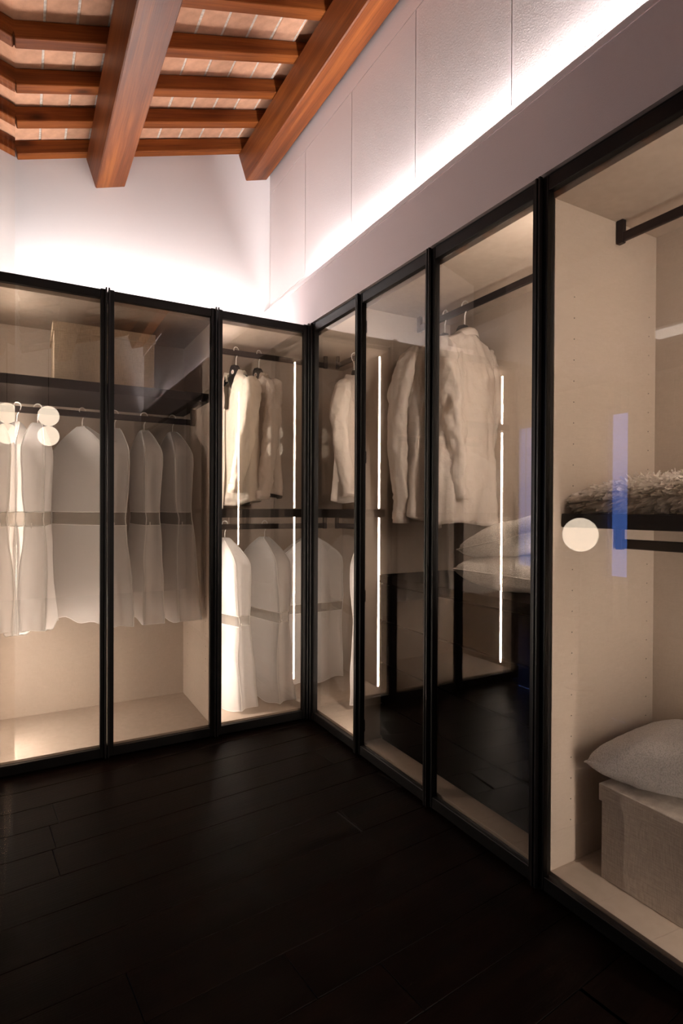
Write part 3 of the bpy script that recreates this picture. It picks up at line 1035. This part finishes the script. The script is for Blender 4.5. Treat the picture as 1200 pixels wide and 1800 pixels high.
    for k in range(30):
        z = z0 - (hem - 0.02 + z0) * k / 29 if False else z0 + (-(hem - 0.012) - z0) * k / 29
        rx, ry = interp(tab, z)
        d = max(0, (-z - 0.15) / (hem - 0.15))
        yy = -ry - 0.012 - 0.008 * d + lean[1] * d
        xx = 0.008 * math.sin(z * 7 + seed) + lean[0] * d
        L.append((bm.verts.new((xx - 0.016, yy, z)), bm.verts.new((xx + 0.016, yy, z))))
    for k in range(29): bm.faces.new([L[k][0], L[k][1], L[k + 1][1], L[k + 1][0]])
    o = link('placket', mesh(bm, True), mat, t, (0, 0, ZO))
    md = o.modifiers.new('thick', 'SOLIDIFY'); md.thickness = 0.003
    return t

# garment bag: two panels, folding gussets, see-through band and piping
def bag(label, loc, rz, top=0.095, hgt=1.27, band=(0.62, 0.70), hw=0.27, dep=0.055, seed=0, group=None, twist=0.0):
    t = thing('garment_bag', label, 'garment bag', loc, rz, group)
    hanger(t, M['hanger'], False, 0.19, h=0.105, hookrot=0.0)
    nl, ng = 14, 6
    tab = [(-top, 0.030, 0.35), (-top - 0.012, 0.050, 0.5), (-top - 0.06, 0.140, 0.7), (-top - 0.125, 0.235, 0.9), (-top - 0.165, 0.268, 0.98), (-top - 0.24, 0.275, 1.0), (-band[0], 0.262, 0.78), (-(band[0] + band[1]) / 2, 0.264, 0.72), (-band[1] - 0.0, 0.262, 0.80), (-band[1] - 0.25, 0.268, 1.1), (-hgt, 0.285, 1.25)]
    nz = 70
    zs = [-top - (hgt - top) * (k / nz) ** 1.0 for k in range(nz + 1)]
    extra = [-top - 0.012, -top - 0.03, -band[0], -band[1]]
    zs = sorted(set([round(z, 4) for z in zs + extra]), reverse=True)
    zs = [z for z in zs if not any(abs(z - e) < 0.007 and z != round(e, 4) for e in extra)]
    def ring(z):
        rx, fy = interp(tab, z)
        rx *= hw / 0.27
        ry = dep * fy
        d = max(0, (-z - top) / (hgt - top))
        P = []
        corner = []
        def add(x, y, push=0.0):
            w_ = noise.noise(Vector((x * 3 + seed * 5.1, y * 2, z * 2.3 + seed)))
            w2 = noise.noise(Vector((x * 9 + seed * 3.1, y * 5, z * 7 + seed)))
            yy = y + (0.022 * w_ + 0.006 * w2) * min(1, 0.3 + d * 1.6)
            xx = x + 0.016 * noise.noise(Vector((seed, y * 20, z * 4 + x * 8))) * min(1, d * 3)
            a = twist * d
            P.append(Vector((xx * math.cos(a) - yy * math.sin(a), xx * math.sin(a) + yy * math.cos(a), z + (0.012 * math.sin(x * 22 + seed) * (d ** 6)))))
        for i in range(nl + 1):       # front panel, left to right
            u = -1 + 2 * i / nl
            if i in (0, nl): corner.append(len(P))
            add(u * rx, -ry * (1 + 0.25 * (1 - u * u)))
        for i in range(1, ng):        # right gusset, pleated inwards
            v = -1 + 2 * i / ng
            add(rx - 0.030 * (1 - abs(v)) * min(1, d * 4), v * ry)
        for i in range(nl + 1):       # back panel
            u = 1 - 2 * i / nl
            if i in (0, nl): corner.append(len(P))
            add(u * rx, ry * (1 + 0.25 * (1 - u * u)))
        for i in range(1, ng):
            v = 1 - 2 * i / ng
            add(-rx + 0.030 * (1 - abs(v)) * min(1, d * 4), v * ry)
        return P, corner
    R = [ring(z) for z in zs]
    n = len(R[0][0])
    def part(nm, mat, cond, closed_top=False, closed_bottom=False):
        bm = bmesh.new()
        use = [i for i in range(len(zs)) if cond(zs[i])]
        vr = {i: [bm.verts.new(p) for p in R[i][0]] for i in use}
        for a, b in zip(use[:-1], use[1:]):
            for k in range(n):
                bm.faces.new([vr[a][k], vr[a][(k + 1) % n], vr[b][(k + 1) % n], vr[b][k]])
        if closed_top: bm.faces.new(vr[use[0]])
        if closed_bottom: bm.faces.new(vr[use[-1]][::-1])
        bmesh.ops.recalc_face_normals(bm, faces=bm.faces)
        return link(nm, mesh(bm, True), mat, t)
    b0, b1 = round(-band[0], 4), round(-band[1], 4)
    part('upper_panel', M['bag'], lambda z: z >= b0, True, False)
    part('clear_band', M['bagclear'], lambda z: b0 >= z >= b1)
    part('lower_panel', M['bag'], lambda z: z <= b1, False, False)
    bm = bmesh.new()
    for c in R[0][1]:
        tube(bm, [R[i][0][c] for i in range(0, len(zs), 1)], 0.0026, 5, False)
    for zz_ in (b0, b1):
        i = zs.index(zz_)
        P = R[i][0]
        tube(bm, P + [P[0]], 0.0028, 5, False)
    P = R[-1][0]
    tube(bm, P + [P[0]], 0.0024, 5, False)
    link('piping', mesh(bm, True), M['piping'], t)
    bm = bmesh.new()   # zip pull on the near gusset at the band
    i = zs.index(b1)
    p = R[i][0][nl + 2 if True else 0]
    tube(bm, [p + Vector((0.004, 0, 0.02)), p + Vector((0.006, 0, -0.01))], 0.003, 6)
    link('zip_pull', mesh(bm), M['chrome'], t)
    return t

ZR = 1.997 + 0.019        # top of the left rail
HP = -PI / 2              # garment width along world Y: its right hand side (+x) points to the room
G1 = 'white garment bags on the left rail'
bag('white garment bag first from the left edge of the rail, beside the glass partition', (-1.735, 0.38, ZR), HP - 0.22, seed=1.3, group=G1, hgt=1.30)
bag('white garment bag second from the left, brightly lit, near edge pleated', (-1.628, 0.38, ZR), HP - 0.13, seed=2.1, group=G1, hgt=1.29, dep=0.06)
bag('white garment bag turned flat towards the room under the left door stile', (-1.385, 0.385, ZR), HP + 0.52, seed=3.4, group=G1, hgt=1.28, dep=0.035, hw=0.28)
bag('garment bag just right of the left door stile, hook hidden by the stile', (-1.20, 0.38, ZR), HP - 0.05, seed=4.2, group=G1, hgt=1.29, dep=0.06)
bag('garment bag second from the right on the left rail, narrow in the shade', (-1.022, 0.38, ZR), HP + 0.04, seed=5.7, group=G1, hgt=1.29, dep=0.05)
bag('garment bag at the right end of the left rail, its hem swinging right', (-0.842, 0.38, ZR), HP + 0.02, seed=6.6, group=G1, hgt=1.30, twist=0.12, dep=0.055)
ZL = 1.293 + 0.019
G2 = 'white garment bags on the lower corner rails'
bag('white garment bag left under the corner shelf, brightly lit', (-0.483, 0.38, ZL), HP + 0.14, hgt=1.225, seed=7.5, group=G2, band=(0.60, 0.67), twist=0.15)
bag('white garment bag right of the brightly lit one under the corner shelf', (-0.189, 0.38, ZL), HP + 0.10, hgt=1.22, seed=8.4, group=G2, band=(0.60, 0.67), twist=0.16)
bag('garment bag seen broadside in the corner under the shelf', (0.185, 0.40, ZL), 0.05, hgt=1.18, dep=0.04, hw=0.262, seed=9.9, group=G2, band=(0.60, 0.67))
bag('garment bag behind the first right door, in front of the broadside one', (0.40, -0.02, ZL), 0.85, hgt=1.18, dep=0.04, seed=11.2, group=G2, band=(0.60, 0.67))

ZU = 2.508 + 0.019
garment('shirt', 'white linen shirt with crumpled sleeve, leftmost above the corner shelf', 'shirt', (-0.406, 0.38, ZU), HP + 0.34, gap=0.95, vw=0.075, wscale=0.82, sfr=(-0.05, -0.06), hem=1.12, open_front=0.27, fold=1.3, seed=1.1, group='shirts on the upper corner rail', crumple=True, sleeve_end=0.98, elbow=(0, 0.03))
garment('shirt', 'cream linen shirt with gathered sleeve, right of the bright white one', 'shirt', (-0.237, 0.38, ZU), HP + 0.34, gap=0.95, vw=0.075, wscale=0.86, sfr=(-0.06, -0.04), hem=1.02, open_front=0.27, fold=1.6, seed=2.9, group='shirts on the upper corner rail', sleeve_end=1.02, elbow=(0, 0.0), mat=M['jacket'])
garment('shirt', 'cream linen shirt in the corner behind the first right door', 'shirt', (0.38, 0.09, ZU), 0.68, hem=1.05, seed=4.4, sleeve_end=1.0, elbow=(0.05, 0.0), group='shirts on the upper corner rail', mat=M['jacket'])
garment('jacket', 'ivory linen jacket hanging behind the wide glass door, back to the room', 'jacket', (0.38, -1.09, ZU), 0.16 + PI, sfr=(-0.10, 0.15), hem=1.19, fold=1.7, wscale=0.96, seed=6.0, mat=M['jacket'], sleeve_end=1.03, group='jackets above the chest')
garment('jacket', 'ivory linen jacket with bent elbow, further from the cushions', 'jacket', (0.38, -0.925, ZU), -0.06 + PI, hem=1.16, fold=1.5, seed=8.2, mat=M['jacket'], sleeve_end=1.16, group='jackets above the chest', elbow=(0.0, 0.04))

# ------------------------------------------------------------------ lamps and window that show as reflections
def globe(parent, p, r, name='opal_globe'):
    bm = bmesh.new(); bmesh.ops.create_uvsphere(bm, u_segments=32, v_segments=20, radius=r)
    return link(name, mesh(bm, True), M['globe'], parent, p)
pl = thing('pendant_lamp', 'pendant lamp of two stacked opal globes, mirrored in the left glass door', 'lamp', (-1.45, -4.16, 0))
globe(pl, (0, 0, 2.505), 0.118)
globe(pl, (0, 0, 2.268), 0.118)
bm = bmesh.new(); tube(bm, [(0, 0, 2.62), (0, 0, 3.87)], 0.004, 8); tube(bm, [(0, 0, 3.745), (0, 0, 3.77)], 0.05, 20)
link('cable', mesh(bm), M['black'], pl)
gl = thing('globe_lamp', 'opal globe lamp on a wall stand beyond the glass partition, mirrored in the nearest door', 'lamp', (-2.2, -0.41, 0))
globe(gl, (0, 0, 1.222), 0.135)
bm = bmesh.new(); tube(bm, [(0, 0, 0.0), (0, 0, 0.02)], 0.12, 28); tube(bm, [(0, 0, 0.02), (0, 0, 1.09)], 0.008, 10); tube(bm, [(0, 0.115, 1.11), (0, 0.14, 1.09)], 0.022, 12)
link('stand', mesh(bm, True), M['rail'], gl)
for wn_, (y0, y1) in enumerate(((0.80, 1.10), (2.16, 2.86))):
    wi = tag(bpy.data.objects.new('window_%d' % (wn_ + 1), None), ('narrow', 'wide')[wn_] + ' blue dusk window of the next room', None, kind='structure')
    C.objects.link(wi)
    box('pane', -4.70, -4.69, y0, y1, 0.6, 2.6, M['sky'], wi)
    for y in (y0 + 0.014, y1 - 0.014):
        box('frame', -4.68, -4.62, y - 0.014, y + 0.014, 0.6, 2.6, M['metal'], wi)
    cu = thing('curtain', 'sheer pleated curtain before the %s dusk window' % ('narrow', 'wide')[wn_], 'curtain', (-4.55, 0, 0))
    bm = bmesh.new(); L = []
    ya, yb = ((0.97, 1.12), (2.18, 2.84))[wn_]
    nk = int((yb - ya) * 80)
    for k in range(nk):
        y = ya + (yb - ya) * k / (nk - 1)
        x = 0.03 * math.sin(k * 0.75) + 0.012 * math.sin(k * 1.9)
        L.append((bm.verts.new((x, y, 0.02)), bm.verts.new((x, y, 2.7))))
    for k in range(nk - 1): bm.faces.new([L[k][0], L[k + 1][0], L[k + 1][1], L[k][1]])
    link('curtain_cloth', mesh(bm, True), M['curtain'], cu)
lp = thing('linear_lamp', 'long slim white pendant light beyond the glass partition, mirrored in the nearest door', 'lamp', (-2.4, -1.75, 2.69))
strip('light_diffuser', -0.03, 0.03, -0.84, 0.84, 0.0, 0.055, M['linear'], lp)
box('housing', -0.03, 0.03, -0.84, 0.84, 0.057, 0.075, M['white'], lp)
for y in (-0.6, 0.6):
    bm = bmesh.new(); tube(bm, [(0, y, 0.07), (0, y, 0.315)], 0.002, 6)
    link('cable', mesh(bm), M['black'], lp)
